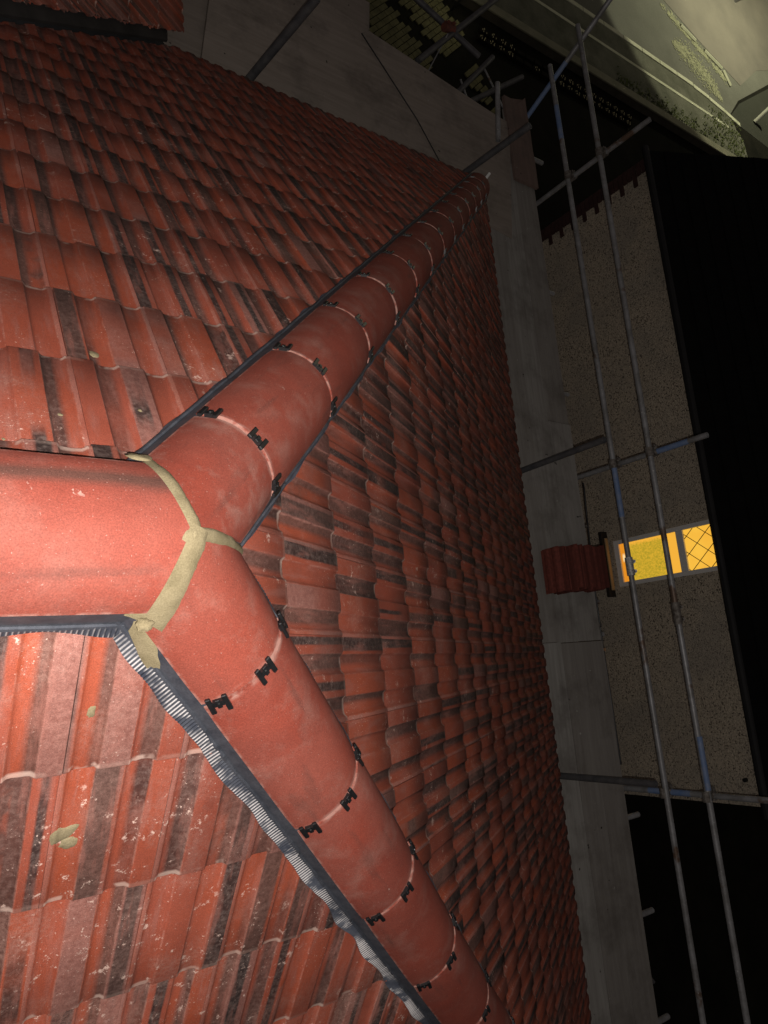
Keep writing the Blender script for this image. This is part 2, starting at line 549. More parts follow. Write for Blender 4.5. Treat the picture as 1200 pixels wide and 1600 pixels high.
# walls, soffit, gutters of the house
bm = bmesh.new()
box(bm, (XL, -3.62, -9), (3.62, 3.62, -3.12))
fin('wall', bm, M_BRICK, house)
bm = bmesh.new(); box(bm, (XL, -3.96, -3.2), (3.94, 3.96, -3.12)); fin('soffit', bm, M_GUTTER, house)
for a, b in (((3.97, -4.0, -3.14), (3.97, 4.0, -3.14)), ((1.2, 3.97, -3.14), (3.9, 3.97, -3.14)), ((XL, -3.97, -3.14), (3.9, -3.97, -3.14))):
    bm = bmesh.new(); tube(bm, a, b, 0.045, 10); fin('gutter', bm, M_GUTTER, house, True)
bm = bmesh.new(); box(bm, (-2.6, 3.7, -9), (0.75, 8, -3.15)); fin('wing_wall', bm, M_BRICK, house)

# ------------------------------------------------------------------ ridge and hip tiles
HW, HR = 0.112, 0.064
CR = (HW * HW + HR * HR) / (2 * HR)
PHM = math.asin(HW / CR)
def arc(phi, r=CR):
    return r * math.sin(phi), -(CR - r * math.cos(phi))

def hipframe(sg):
    E_ = Vector((1, sg, -T)) / HS
    l = Vector((1, -sg, 0)).normalized()
    n = E_.cross(l)
    if n.z < 0: n.negate()
    return E_, l, n
FR = {'ridge': (Vector((-1, 0, 0)), Vector((0, -1, 0)), Vector((0, 0, 1))), 'U': hipframe(1), 'L': hipframe(-1)}
WS = {'ridge': 1.09, 'U': 1.0, 'L': 1.0}
def barrel(fr, d0, d1, keep=(), rise=0.0, th=0.014, ws=1.0, nseg=22, rows=8, dr=0.0, yaw=0.0):
    E_, l, n = fr
    bm = bmesh.new()
    uvl = bm.loops.layers.uv.new('UVMap')
    top, bot = [], []
    uvs = {}
    for j in range(rows + 1):
        a = j / rows
        d = d0 + (d1 - d0) * a
        tr, br = [], []
        for i in range(nseg + 1):
            ph = -PHM + 2 * PHM * i / nseg
            lip = -0.0022 if j in (0, rows) else 0
            w, h = arc(ph, CR + lip); w2, h2 = arc(ph, CR - th)
            up = rise * (1 - a) + dr
            wob = 0.0012 * mnoise.noise(Vector((d * 7, ph * 2, dr * 900)))
            side = yaw * (a - 0.5)
            v = bm.verts.new(E_ * d + l * (w * ws + side) + n * (h + up + wob)); v2 = bm.verts.new(E_ * d + l * (w2 * ws + side) + n * (h2 + up))
            uvs[v] = (i / nseg, a); uvs[v2] = (i / nseg, a)
            tr.append(v); br.append(v2)
        top.append(tr); bot.append(br)
    def q(a, b, c, d):
        f = bm.faces.new((a, b, c, d))
        for lo in f.loops: lo[uvl].uv = uvs[lo.vert]
    for j in range(rows):
        for i in range(nseg):
            q(top[j][i], top[j][i + 1], top[j + 1][i + 1], top[j + 1][i])
            q(bot[j][i], bot[j + 1][i], bot[j + 1][i + 1], bot[j][i + 1])
        for i in (0, nseg):
            q(top[j][i], top[j + 1][i], bot[j + 1][i], bot[j][i])
    for j in (0, rows):
        for i in range(nseg):
            q(top[j][i], top[j][i + 1], bot[j][i + 1], bot[j][i])
    for (pp, nn) in keep:
        r = bmesh.ops.bisect_plane(bm, geom=bm.verts[:] + bm.edges[:] + bm.faces[:], plane_co=pp, plane_no=nn, clear_inner=True)
        ed = [x for x in r['geom_cut'] if isinstance(x, bmesh.types.BMEdge)]
        try: bmesh.ops.holes_fill(bm, edges=ed)
        except Exception: pass
    return bm

def clip_bm(fr, d, phi, up=0.0):
    E_, l, n = fr
    w, h = arc(phi)
    c = E_ * d + l * w + n * (h + up)
    tn = l * math.cos(phi) - n * math.sin(phi)
    nn = n * math.cos(phi) + l * math.sin(phi)
    M = Matrix((tn, E_, nn)).transposed().to_4x4(); M.translation = c
    bm = bmesh.new()
    M = M @ Matrix.Rotation(random.uniform(-.12, .12), 4, 'Z') @ Matrix.Scale(0.86, 4)
    box(bm, (-0.023, -0.023, 0.0005), (-0.012, 0.023, 0.008), M, 0.0015)
    box(bm, (0.012, -0.023, 0.0005), (0.023, 0.023, 0.008), M, 0.0015)
    box(bm, (-0.012, -0.007, -0.006), (0.012, 0.007, 0.004), M)
    box(bm, (-0.005, -0.013, 0.0015), (0.005, 0.011, 0.0065), M, 0.001)
    tube(bm, M @ Vector((0, 0, 0.006)), M @ Vector((0, 0, 0.0085)), 0.004, 8)
    return bm

MC = Vector((0.033, 0.0, 0))
s8, c8 = math.sin(R(22.5)), math.cos(R(22.5))
MG = 0.010
bU = Vector((-s8, c8, 0)); bL = Vector((-s8, -c8, 0))     # arms of the mortar Y
nU = Vector((-c8, -s8, 0)); nL = Vector((-c8, s8, 0))     # towards the ridge side
ridge_keep = [(MC + nU * MG, nU), (MC + nL * MG, nL)]
hipU_keep = [(MC - nU * MG, -nU), (MC + Vector((0, MG, 0)), Vector((0, 1, 0)))]
hipL_keep = [(MC - nL * MG, -nL), (MC - Vector((0, MG, 0)), Vector((0, -1, 0)))]

for j in range(6):
    d0, d1 = (-0.15, 0.60) if j == 0 else (0.60 + 0.45 * (j - 1) + 0.008, 0.60 + 0.45 * j)
    bm = barrel(FR['ridge'], d0, d1, ridge_keep if j == 0 else (), ws=1.09)
    o = fin('ridge_tile', bm, M_RIDGE, house, True, 40)
    if j: 
        for ph in (-0.8, 0, 0.8): fin('union_clip', clip_bm(FR['ridge'], d0 - 0.004, ph), M_CLIP, o)

for key, dfirst, keep in (('U', 0.349, hipU_keep), ('L', 0.3433, hipL_keep)):
    fr = FR[key]
    for j in range(14):
        if j == 0: d0, d1 = -0.2, dfirst - 0.003
        else: d0, d1 = dfirst + 0.45 * (j - 1) + 0.003, dfirst + 0.45 * j - 0.003
        bm = barrel(fr, d0, d1, keep if j == 0 else (), rise=0.0022 if j else 0, dr=random.uniform(0, .002) if j else 0, yaw=random.uniform(-.005, .005) if j else 0)
        o = fin('hip_tile', bm, M_HIPDUSTY if (j == 0 and key == 'U') else M_HIP, house, True, 40)
        if j == 0 and key == 'U': o['label'] = 'dusty grey-pink hip tile'
        if j:
            for ph in (-0.80, random.uniform(-.05, .03), 0.80):
                fin('union_clip', clip_bm(fr, d0 - 0.004, ph, 0.004), M_CLIP, o)
    # dark union strip under the joints
    bm = barrel(fr, 0.1, 6.2, (), dr=-0.0135, rise=0, th=0.004, nseg=16, rows=20)
    fin('joint_liner', bm, M_CLIP, house, True)
# hip end: closed disc of mortar and a cut white batten end
E_, l, n = FR['U']
bm = bmesh.new()
tube(bm, Vector((4.0, 3.98, -3.02)) , Vector((4.10, 4.12, -2.98)), 0.014, 8)
fin('hip_iron', bm, simple('galvanised_white', (0.62, 0.62, 0.60), (0.75, 0.75, 0.72), 20, 0.5), house)

TT = (-4, -3, -2, -1, 0, 1, 2, 3, 4)
# dry roll under ridge and hips: flat band, rib, and pleated skirt dressed over the tiles
def roll(fr, side, sl, d0, d1, lo_w=0.098, out_w=0.172, zr=-0.063, ws=1.0, keep=None):
    E_, l, n = fr
    step = 0.0042
    N = int((d1 - d0) / step)
    flat, pl = bmesh.new(), bmesh.new()
    cl = pl.verts.layers.float.new('crest')
    prevF = prevP = None
    for i in range(N):
        d = d0 + i * step
        C = E_ * d
        def P(w, z): 
            return Vector((C.x, C.y, C.z)) + l * (side * w * ws) + Vector((0, 0, z))
        def ground(w):
            q = P(w, 0)
            return sum(surf(sl, q + E_ * (t_ * 0.012) - Vector((0, 0, E_.z * t_ * 0.012)), sl.s0, sl.g) - E_.z * t_ * 0.012 for t_ in TT) / len(TT) * 0.4 + 0.6 * max(surf(sl, q + E_ * (t_ * 0.012) - Vector((0, 0, E_.z * t_ * 0.012)), sl.s0, sl.g) - E_.z * t_ * 0.012 for t_ in TT) + 0.002
        wv = 0.004 * mnoise.noise(Vector((d * 6, side * 3.0, 1)))
        w_mid = 0.126 + wv * 0.4
        q = P(w_mid, 0); zt = ground(w_mid) + 0.016
        wo = out_w + (0.010 if out_w < 0.15 else 0.004) * mnoise.noise(Vector((d * 9, side, 4))) 
        zo = ground(wo) + 0.0065
        if i % 4 == 0 or i == N - 1:
            row = [P(lo_w, zr + 0.003), P(0.110, zr - 0.010), (P(w_mid - 0.004, 0).xy.to_3d() + Vector((0, 0, zt + 0.0015))), (P(w_mid, 0).xy.to_3d() + Vector((0, 0, zt + 0.003))), (P(w_mid + 0.003, 0).xy.to_3d() + Vector((0, 0, zt - 0.002)))]
            rv = [flat.verts.new(v) for v in row]
            if prevF:
                for a in range(4): flat.faces.new((prevF[a], prevF[a + 1], rv[a + 1], rv[a]))
            prevF = rv
        if keep and not keep(P(wo, 0)):
            prevP = None; continue
        # pleats come crisp, flattened or torn, as they were dressed down
        amp = 0.0030 * max(0.25, 0.85 + 0.9 * mnoise.noise(Vector((d * 5, side * 7.0, 9))))
        k = (1 if i % 2 else -1) * amp
        m_w = (w_mid + wo) / 2
        zm = max(ground(m_w) + 0.007, (zt + zo) / 2)
        row = [P(w_mid + 0.001, 0), P(m_w, 0), P(wo, 0)]
        zz = [zt + k * 0.5, zm + k, zo + k]
        rv = [pl.verts.new(Vector((v.x, v.y, z)) + n * 0) for v, z in zip(row, zz)]
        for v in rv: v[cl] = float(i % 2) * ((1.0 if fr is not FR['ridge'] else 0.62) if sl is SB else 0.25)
        if prevP:
            for a in range(2): pl.faces.new((prevP[a], prevP[a + 1], rv[a + 1], rv[a]))
        prevP = rv
    fo = fin('roll_band', flat, M_ROLL, house)
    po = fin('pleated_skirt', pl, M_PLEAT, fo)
LU, LL = FR['U'][1], FR['L'][1]
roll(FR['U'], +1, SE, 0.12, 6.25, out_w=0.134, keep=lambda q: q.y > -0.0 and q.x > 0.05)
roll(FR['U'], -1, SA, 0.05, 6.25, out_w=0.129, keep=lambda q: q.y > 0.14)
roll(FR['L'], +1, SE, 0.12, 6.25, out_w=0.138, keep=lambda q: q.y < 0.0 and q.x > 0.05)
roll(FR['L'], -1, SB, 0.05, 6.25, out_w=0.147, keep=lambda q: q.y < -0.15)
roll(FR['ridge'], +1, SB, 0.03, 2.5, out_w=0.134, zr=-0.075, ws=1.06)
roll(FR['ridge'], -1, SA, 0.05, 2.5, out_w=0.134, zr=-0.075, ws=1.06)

# mortar bedded in the Y where ridge and hips meet
def zr_(y): 
    w = min(abs(y) / 1.09, HW); ph = math.asin(min(1, w / CR)); return arc(ph)[1] - max(0, abs(y) / 1.09 - HW) * 1.5
def zh_(x, y, sg):
    a = (x + sg * y) / math.sqrt(2); b = (x - sg * y) / math.sqrt(2)
    w = min(abs(b), HW); ph = math.asin(min(1, w / CR))
    return -T * a / math.sqrt(2) + arc(ph)[1] * 1.13 - max(0, abs(b) - HW) * 1.5
bm = bmesh.new()
def arm(dirv, length, wid, f, cap=False):
    nrm = Vector((-dirv.y, dirv.x, 0))
    prev = None
    K = 48
    for i in range(K + 1):
        a = i / K
        d = -0.008 + (length + 0.008) * a
        row = []
        wv = wid * (1.22 + 0.12 * mnoise.noise(Vector((d * 60, dirv.x * 9, 2))) + 0.05 * mnoise.noise(Vector((d * 190, dirv.x * 9, 5))))
        wv *= (0.75 + 0.5 * a) if not cap else (0.9 + 0.6 * a)
        off = 0.003 * mnoise.noise(Vector((d * 25, dirv.y * 5, 7)))
        for j in range(9):
            b = j / 8 * 2 - 1
            q = MC + dirv * d + nrm * (wv * b + off)
            z = f(q.x, q.y)
            crown = (1 - abs(b) ** 4) * 0.0085 - 0.0025 + 0.0026 * mnoise.noise(Vector((q.x * 45, q.y * 45, 8))) + 0.0012 * mnoise.noise(Vector((q.x * 90, q.y * 90, 3)))
            row.append(bm.verts.new((q.x, q.y, z + crown)))
        if prev:
            for j in range(8): bm.faces.new((prev[j], prev[j + 1], row[j + 1], row[j]))
        prev = row
arm(bU, 0.142, 0.0150, lambda x, y: (zr_(y) + zh_(x, y, 1)) / 2)
arm(bL, 0.146, 0.0235, lambda x, y: (zr_(y) + zh_(x, y, -1)) / 2)
arm(Vector((1, 0, 0)), 0.150, 0.0120, lambda x, y: min(zh_(x, y, 1), zh_(x, y, -1)) + 0.001)
mort = fin('mortar_joint', bm, M_MORTAR, house, True, 60)
def dab(x, y, r, th, stretch=(1, 1), seed=0, name='mortar_dab', zf=None, ang=0):
    bm = bmesh.new()
    rings = 5; seg = 22
    c0 = None; prev = None
    ca, sa = math.cos(ang), math.sin(ang)
    for k in range(rings + 1):
        f = k / rings
        row = []
        for i in range(seg):
            w = 2 * math.pi * i / seg
            rr = r * f * (1 + 0.40 * mnoise.noise(Vector((math.cos(w) * 1.7, math.sin(w) * 1.9, seed))) + 0.10 * mnoise.noise(Vector((math.cos(w) * 5, math.sin(w) * 5, seed))))
            ax, ay = math.cos(w) * rr * stretch[0], math.sin(w) * rr * stretch[1]
            qx, qy = x + ax * ca - ay * sa, y + ax * sa + ay * ca
            z = zf(qx, qy) + th * (1 - f ** 3) - 0.001 + th * 0.3 * mnoise.noise(Vector((qx * 60, qy * 60, seed)))
            if k == 0:
                if c0 is None: c0 = bm.verts.new((x, y, zf(x, y) + th))
                row = None; break
            row.append(bm.verts.new((qx, qy, z)))
        if k > 0:
            for i in range(seg):
                j = (i + 1) % seg
                if prev is None: bm.faces.new((c0, row[i], row[j]))
                else: bm.faces.new((prev[i], row[i], row[j], prev[j]))
            prev = row
    return fin(name, bm, M_MORTAR, house, True, 60)
gA = lambda x, y: surf(SA, (x, y, 0), SA.s0, SA.g)
gB = lambda x, y: surf(SB, (x, y, 0), SB.s0, SB.g)
dab(-0.026, 0.140, 0.013, 0.008, (1.7, 0.8), 1, zf=lambda x, y: zr_(y) - 0.004)
dab(-0.026, -0.138, 0.013, 0.008, (1.1, 0.8), 2, zf=lambda x, y: zr_(-0.125) - 0.010)
dab(-0.004, -0.166, 0.030, 0.0055, (1.6, 0.36), 3, zf=lambda x, y: zh_(x, y, -1) - 0.004, ang=R(-52))
def on_slope(sl, u, v):
    d = C_FWD * 1.0 + C_RIGHT * ((u - 600) / F_PX) + C_DOWN * ((v - 800) / F_PX)
    k = (sl.O - CAM + sl.N * 0.025).dot(sl.N) / d.dot(sl.N)
    return CAM + d * k
def splash(sl, u, v, r, st=(1, 1), seed=0, ang=0):
    q = on_slope(sl, u, v)
    dab(q.x, q.y, r, 0.004, st, seed, zf=lambda x, y: surf(sl, (x, y, 0), sl.s0, sl.g) + 0.001, ang=ang)
splash(SB, 98, 1304, 0.022, (1.2, 0.6), 11, R(15))
splash(SB, 108, 1318, 0.013, (1.2, 0.8), 12)
splash(SB, 144, 1112, 0.011, (0.8, 1.0), 13)
splash(SB, 243, 1057, 0.011, (1, 1), 14)
splash(SA, 149, 550, 0.011, (1, 0.9), 15)
splash(SA, 96, 645, 0.006, (1.1, .8), 16)
splash(SA, 218, 642, 0.004, (1, 1), 17)
splash(SA, 8, 682, 0.005, (1, 1), 18)

# ------------------------------------------------------------------ scaffold
M_TUBE = NG('galvanised_scaffold_tube')
_p = M_TUBE.pos()
_c = M_TUBE.mix(M_TUBE.ramp(M_TUBE.noise(_p, 7, 5, 0.7), 0.35, 0.65), (0.17, 0.165, 0.16), (0.30, 0.30, 0.31))
_c = M_TUBE.mix(M_TUBE.ramp(M_TUBE.noise(_p, 3.3, 4, 0.6), 0.60, 0.66), _c, (0.13, 0.085, 0.06))
_c = M_TUBE.mix(M_TUBE.ramp(M_TUBE.noise(_p, 45, 3, 0.6), 0.68, 0.72), _c, (0.6, 0.6, 0.58))
M_TUBE = M_TUBE.out(_c, 0.5, 0.35, 0.5)
M_BLUE = simple('blue_paint_on_tube', (0.10, 0.17, 0.33), (0.20, 0.24, 0.34), 14, 0.55, 0.1)
M_CPL = simple('rusty_coupler', (0.07, 0.055, 0.045), (0.22, 0.20, 0.18), 40, 0.6, 0.4)
M_DTUBE = simple('dirty_dark_tube', (0.055, 0.055, 0.060), (0.11, 0.105, 0.105), 12, 0.55, 0.3, 0.4)
scaf = tag(empty('scaffold', (5.2, 0, -9)), 'steel tube scaffold of standards, guard rails and couplers round the eaves', 'scaffold')
ZB = -3.3
def st(name, a, b, r=0.0245, mat=None):
    bm = bmesh.new(); tube(bm, a, b, r, 16, hollow=True)
    return fin(name, bm, mat or M_TUBE, scaf, True, 50)
def collar(o_parent, c, ax, mat=None, L=0.05, r=0.030):
    bm = bmesh.new(); ax = Vector(ax).normalized(); c = Vector(c); r += 0.005; L *= 1.15
    tube(bm, c - ax * L, c + ax * L, r, 14)
    s = ax.orthogonal().normalized(); t_ = ax.cross(s)
    for q in (-1, 1):
        b0 = c + s * (r + .008) + ax * (L * .55 * q)
        tube(bm, b0 - t_ * 0.035, b0 + t_ * 0.055, 0.009, 6)
        tube(bm, b0 + t_ * 0.018, b0 + t_ * 0.038, 0.018, 6)
    return fin('coupler', bm, mat or M_CPL, o_parent, False)
r1 = st('guard_rail', (5.2, 5.80, -2.955), (5.2, 0.52, -2.93))
r1b = st('guard_rail', (5.2, 0.50, -2.93), (5.2, -5.0, -2.90))
r2 = st('guard_rail', (5.2, 5.95, -2.555), (5.2, 0.07, -2.545))
r2b = st('guard_rail', (5.2, 0.05, -2.545), (5.2, -5.0, -2.52))
collar(r1b, (5.2, 0.50, -2.93), (0, 1, 0), simple('bright_sleeve', (0.2, 0.2, 0.2), (0.75, 0.75, 0.73), 60, 0.5, 0.5), 0.07)
collar(r2b, (5.2, 0.04, -2.545), (0, 1, 0), None, 0.08)
# painted lengths
for a, b in (((5.2, 1.43, -2.934), (5.2, 0.95, -2.932)), ((5.2, -0.95, -2.5325), (5.2, -1.36, -2.531)), ((5.2, 5.3, -2.952), (5.2, 4.9, -2.951))):
    bm = bmesh.new(); tube(bm, a, b, 0.0253, 16); tag(fin('paint_band', bm, M_BLUE, scaf, True), 'blue painted band')
for y, zt in ((1.45, -2.03), (-1.41, -1.98), (4.47, -2.02)):
    s_ = st('standard', (5.252, y, -9), (5.252, y, zt))
    for zr2 in (-2.94, -2.55):
        collar(s_, (5.252, y, zr2 + 0.0), (0, 0, 1), None, 0.035, 0.032)
        collar(s_, (5.2, y + 0.0, zr2), (0, 1, 0), None, 0.035, 0.031)
bm = bmesh.new(); tube(bm, (5.252, -1.41, -3.12), (5.252, -1.41, -2.72), 0.0253, 16); tag(fin('paint_band', bm, M_BLUE, scaf, True), 'blue painted band')
bm = bmesh.new(); tube(bm, (5.252, 1.45, -2.5), (5.252, 1.45, -2.2), 0.0253, 16); tag(fin('paint_band', bm, M_BLUE, scaf, True), 'blue painted band')
st('standard', (4.27, 1.35, -9), (4.30, 1.39, -2.334), 0.026, M_DTUBE)
st('standard', (4.27, -1.13, -9), (4.30, -1.168, -2.349), 0.026, M_DTUBE)
st('standard', (3.80, 4.25, -5.0), (4.16, 4.30, -2.50), 0.030, M_DTUBE)
st('standard', (1.62, 4.25, -5.0), (1.945, 4.30, -2.38), 0.033, M_DTUBE)
# transoms under the boards with their ends proud of the platform
for y in (4.98, 3.4, 2.3, 0.25, -0.05, -1.64, -2.42, -3.24):
    x1 = 5.37 if y in (4.98, -1.64, -2.42, -3.24) else 5.24
    st('transom', (3.75, y, ZB - 0.065), (x1, y - .01, ZB - 0.065))
# braces and returns at the corner
st('brace', (5.24, 5.45, -3.5), (5.24, 6.35, -1.1), mat=None)
bm = bmesh.new(); tube(bm, (5.24, 5.50, -3.367), (5.24, 5.72, -2.78), 0.0253, 16); tag(fin('paint_band', bm, M_BLUE, scaf, True), 'blue painted band')
st('return_rail', (4.55, 5.75, -4.0), (5.55, 6.95, -4.0), 0.032, M_DTUBE)
st('return_rail', (4.75, 5.85, -4.0), (6.05, 6.90, -4.0), 0.032, M_DTUBE)
st('return_rail', (4.95, 6.35, -4.0), (5.15, 5.7, -4.0), 0.012)
st('return_rail', (5.35, 6.75, -4.0), (5.65, 6.2, -4.0), 0.012)
st('standard', (4.40, 5.25, -3.0), (4.36, 4.62, -3.05))
kx = st('brace', (3.5, 6.6, -3.5), (4.75, 6.15, -3.5), 0.032, M_DTUBE)
st('brace', (3.85, 5.65, -3.5), (5.4, 7.4, -3.5), 0.032, M_DTUBE)
st('brace', (4.55, 6.5, -3.0), (5.6, 8.0, -3.0), 0.03, M_DTUBE)
collar(kx, (4.32, 6.27, -3.48), (1, .3, 0), simple('red_coupler', (0.20, 0.06, 0.04), (0.10, 0.05, 0.04), 30, 0.7, 0.2), 0.06, 0.04)
st('tie_wire', (4.27, 6.15, -3.45), (3.95, 5.35, -3.9), 0.007)
# black cable hanging along the board edge
def polycurve(name, pts, r, mat, parent=None):
    bm = bmesh.new()
    for a, b in zip(pts, pts[1:]): tube(bm, a, b, r, 7)
    return fin(name, bm, mat, parent, True, 80)

# boards: long planks on the hip end, wide sheets beyond the far eave
def board_mat(name, c1, c2, ax):
    g = NG(name)
    p = g.pos()
    m = g.node('ShaderNodeMapping'); m.inputs['Scale'].default_value = (1, 0.06, 1) if ax == 'y' else (0.06, 1, 1)
    g.l.new(p, m.inputs[0]); q = m.outputs[0]
    rnd = g.node('ShaderNodeObjectInfo').outputs['Random']
    col = g.mix(g.ramp(g.noise(q, 26, 5, 0.65), 0.33, 0.67), c1, c2)
    col = g.mix(g.math('MULTIPLY', rnd, 0.4), col, (0.1280, 0.1056, 0.0896))
    col = g.mix(g.math('MULTIPLY', g.ramp(g.noise(p, 2.4, 5, 0.7), 0.48, 0.66), 0.50), col, (0.0832, 0.0704, 0.0608))
    col = g.mix(g.ramp(g.noise(p, 16, 2, 0.5), 0.74, 0.77), col, (0.03, 0.025, 0.02))
    col = g.mix(g.ramp(g.noise(p, 21, 3, 0.6), 0.73, 0.745), col, (0.3200, 0.3136, 0.2880))
    g.bump(g.noise(q, 60, 4), 0.5, 0.003)
    return g.out(col, 0.85, 0, 0.2)
M_BOARD = board_mat('weathered_board', (0.1997, 0.1872, 0.1706), (0.2829, 0.2704, 0.2496), 'y')
M_BOARDX = board_mat('weathered_sheet', (0.2080, 0.1747, 0.1456), (0.2746, 0.2330, 0.1997), 'x')
M_PINK = board_mat('reddish_board', (0.13, 0.085, 0.072), (0.18, 0.12, 0.10), 'y')
def board(x0, x1, y0, y1, z, mat, label, group=None, rz=0.0, hoop=False, chop=0.0):
    c = Vector(((x0 + x1) / 2, (y0 + y1) / 2, z))
    o = bpy.data.objects.new('scaffold_board', bpy.data.meshes.new('scaffold_board'))
    bm = bmesh.new()
    hx, hy = (x1 - x0) / 2, (y1 - y0) / 2
    seg = 10
    lo = y0 - c.y; 
    pr = []
    along_y = (y1 - y0) > (x1 - x0)
    rr = random.Random(label)
    for i in range(seg + 1):
        a = i / seg
        w = rr.uniform(-.003, .003); s = 0.004 * math.sin(a * 5 + rr.random())
        if along_y: ring = [(-hx + w, -hy + 2 * hy * a, 0), (hx + w, -hy + 2 * hy * a, 0)]
        else: ring = [(-hx + 2 * hx * a, hy + w, 0), (-hx + 2 * hx * a, -hy + w, 0)]
        if chop and i == seg:
            ring[0] = (ring[0][0] , ring[0][1] - chop, 0)
        vs4 = [bm.verts.new(Vector(ring[0]) + Vector((0, 0, s))), bm.verts.new(Vector(ring[1]) + Vector((0, 0, s))),
               bm.verts.new(Vector(ring[1]) + Vector((0, 0, s - 0.036))), bm.verts.new(Vector(ring[0]) + Vector((0, 0, s - 0.036)))]
        if pr:
            for j in range(4): bm.faces.new((pr[j], pr[(j + 1) % 4], vs4[(j + 1) % 4], vs4[j]))
        else: bm.faces.new(vs4)
        pr = vs4
    bm.faces.new(pr)
    bmesh.ops.recalc_face_normals(bm, faces=bm.faces)
    bm.to_mesh(o.data); bm.free()
    o.data.materials.append(mat)
    COL.objects.link(o)
    o.location = c; o.rotation_euler.z = rz
    tag(o, label, 'scaffold board', group or 'scaffold boards along the hip end')
    return o
board(3.98, 4.275, -5.2, 1.28, ZB, M_BOARD, 'grey scaffold board tucked under the hip end tiles, lower length')
board(3.98, 4.275, 1.42, 5.0, ZB, M_BOARD, 'grey scaffold board tucked under the hip end tiles, upper length')
board(4.325, 4.565, -0.106, 4.6, ZB + .006, M_BOARD, 'grey board next to the eave, upper length past the first standard')
board(4.325, 4.585, -5.2, -0.11, ZB + .002, M_BOARD, 'pale grey board next to the eave, lower length')
board(4.572, 4.815, -0.114, 4.7, ZB, M_BOARD, 'middle scaffold board with the tile stack on its lower end')
board(4.592, 4.86, -5.2, -0.12, ZB + .004, M_BOARD, 'brown streaked middle scaffold board, lower length')
board(4.825, 5.12, 1.95, 5.4, ZB - .012, M_BOARD, 'dark damp outer scaffold board, upper length')
board(4.825, 5.125, -0.112, 1.94, ZB + .004, M_BOARD, 'pale outer scaffold board with plaster marks by the standard')
board(4.868, 5.15, -5.2, -0.12, ZB, M_BOARD, 'grey outer scaffold board with a round knot, lower length')
board(4.80, 5.13, 4.52, 5.62, ZB + 0.030, M_PINK, 'reddish short board laid at the far corner under a tube end', chop=0.35)
board(1.55, 4.76, 4.02, 5.42, ZB + .012, M_BOARDX, 'wide brownish platform sheet beyond the far eave, corner end', 'platform sheets beyond the far eave', rz=R(-8))
board(0.9, 3.1, 4.3, 5.95, ZB - 0.035, M_BOARDX, 'wide brownish platform sheet beyond the far eave, wing end', 'platform sheets beyond the far eave', rz=R(-6))
tag(polycurve('cable', [Vector((3.0, 5.34, ZB + .03)), Vector((3.3, 4.98, ZB + .03)), Vector((3.55, 4.68, ZB + .03)), Vector((3.79, 4.3, ZB + .03))], 0.006, M_CLIP),
    'thin black cable lying slantwise across the brown platform sheet', 'cable')
tag(polycurve('cable', [Vector((5.17, 1.36, ZB + 0.02)), Vector((5.20, 1.30, ZB)), Vector((5.205, 1.05, ZB - .02)), Vector((5.19, 0.75, ZB - .02)), Vector((5.17, 0.45, ZB - 0.02)), Vector((5.18, -0.1, ZB - .03)), Vector((5.18, -1.2, ZB - .02))], 0.008, M_CLIP),
    'black cable hanging down along the outer board edge', 'cable')

for yy_, mt in ((0.02, M_CPL), (-0.20, simple('tan_peg', (0.42, 0.24, 0.12), (0.36, 0.20, 0.10), 9, 0.8)), (0.95, M_CPL)):
    bm = bmesh.new(); box(bm, (5.13, yy_ - .014, ZB - .05), (5.205, yy_ + .014, ZB - .022), None, .003); fin('board_clip', bm, mt, scaf)
st('lower_rail', (5.9, -1.9, -5.4), (7.2, -3.9, -4.9), 0.022, M_DTUBE)
# ------------------------------------------------------------------ spare tiles stood on edge on the boards
M_SPARE0 = simple('spare_tile_red', (0.13, 0.040, 0.030), (0.18, 0.055, 0.042), 14, 0.9, 0, 0.1)
g_ = NG('spare_tile_reds')
_r = g_.node('ShaderNodeObjectInfo').outputs['Random']
_c = g_.mix(_r, (0.070, 0.020, 0.016), (0.21, 0.058, 0.044))
_c = g_.mix(g_.ramp(g_.noise(g_.pos(), 40, 4), 0.35, 0.65), _c, g_.mix(0.5, _c, (0.05, 0.02, 0.016)))
M_SPARE = g_.out(_c, 0.9, 0, 0.1)
def spare_mesh():
    bm = bmesh.new()
    us = [k * 0.1 / 6 for k in range(13)]
    fr_, bk = [], []
    for y in (-0.19, 0.19):
        r_ = []
        for u in us:
            b = prof(u * PER / 0.1) * 0.7
            r_.append((bm.verts.new((b, y, u)), bm.verts.new((b + 0.0105, y, u))))
        fr_.append(r_)
    A_, B_ = fr_
    for i in range(len(us) - 1):
        bm.faces.new((A_[i][0], A_[i + 1][0], B_[i + 1][0], B_[i][0]))
        bm.faces.new((A_[i][1], B_[i][1], B_[i + 1][1], A_[i + 1][1]))
        bm.faces.new((A_[i][0], A_[i][1], A_[i + 1][1], A_[i + 1][0]))
        bm.faces.new((B_[i][0], B_[i + 1][0], B_[i + 1][1], B_[i][1]))
    bm.faces.new((A_[0][0], B_[0][0], B_[0][1], A_[0][1]))
    bm.faces.new((A_[-1][0], A_[-1][1], B_[-1][1], B_[-1][0]))
    bmesh.ops.recalc_face_normals(bm, faces=bm.faces)
    me = bpy.data.meshes.new('spare_roof_tile'); bm.to_mesh(me); bm.free()
    me.materials.append(M_SPARE)
    return me
SP = spare_mesh()
rr = random.Random(3)
xx = 4.46
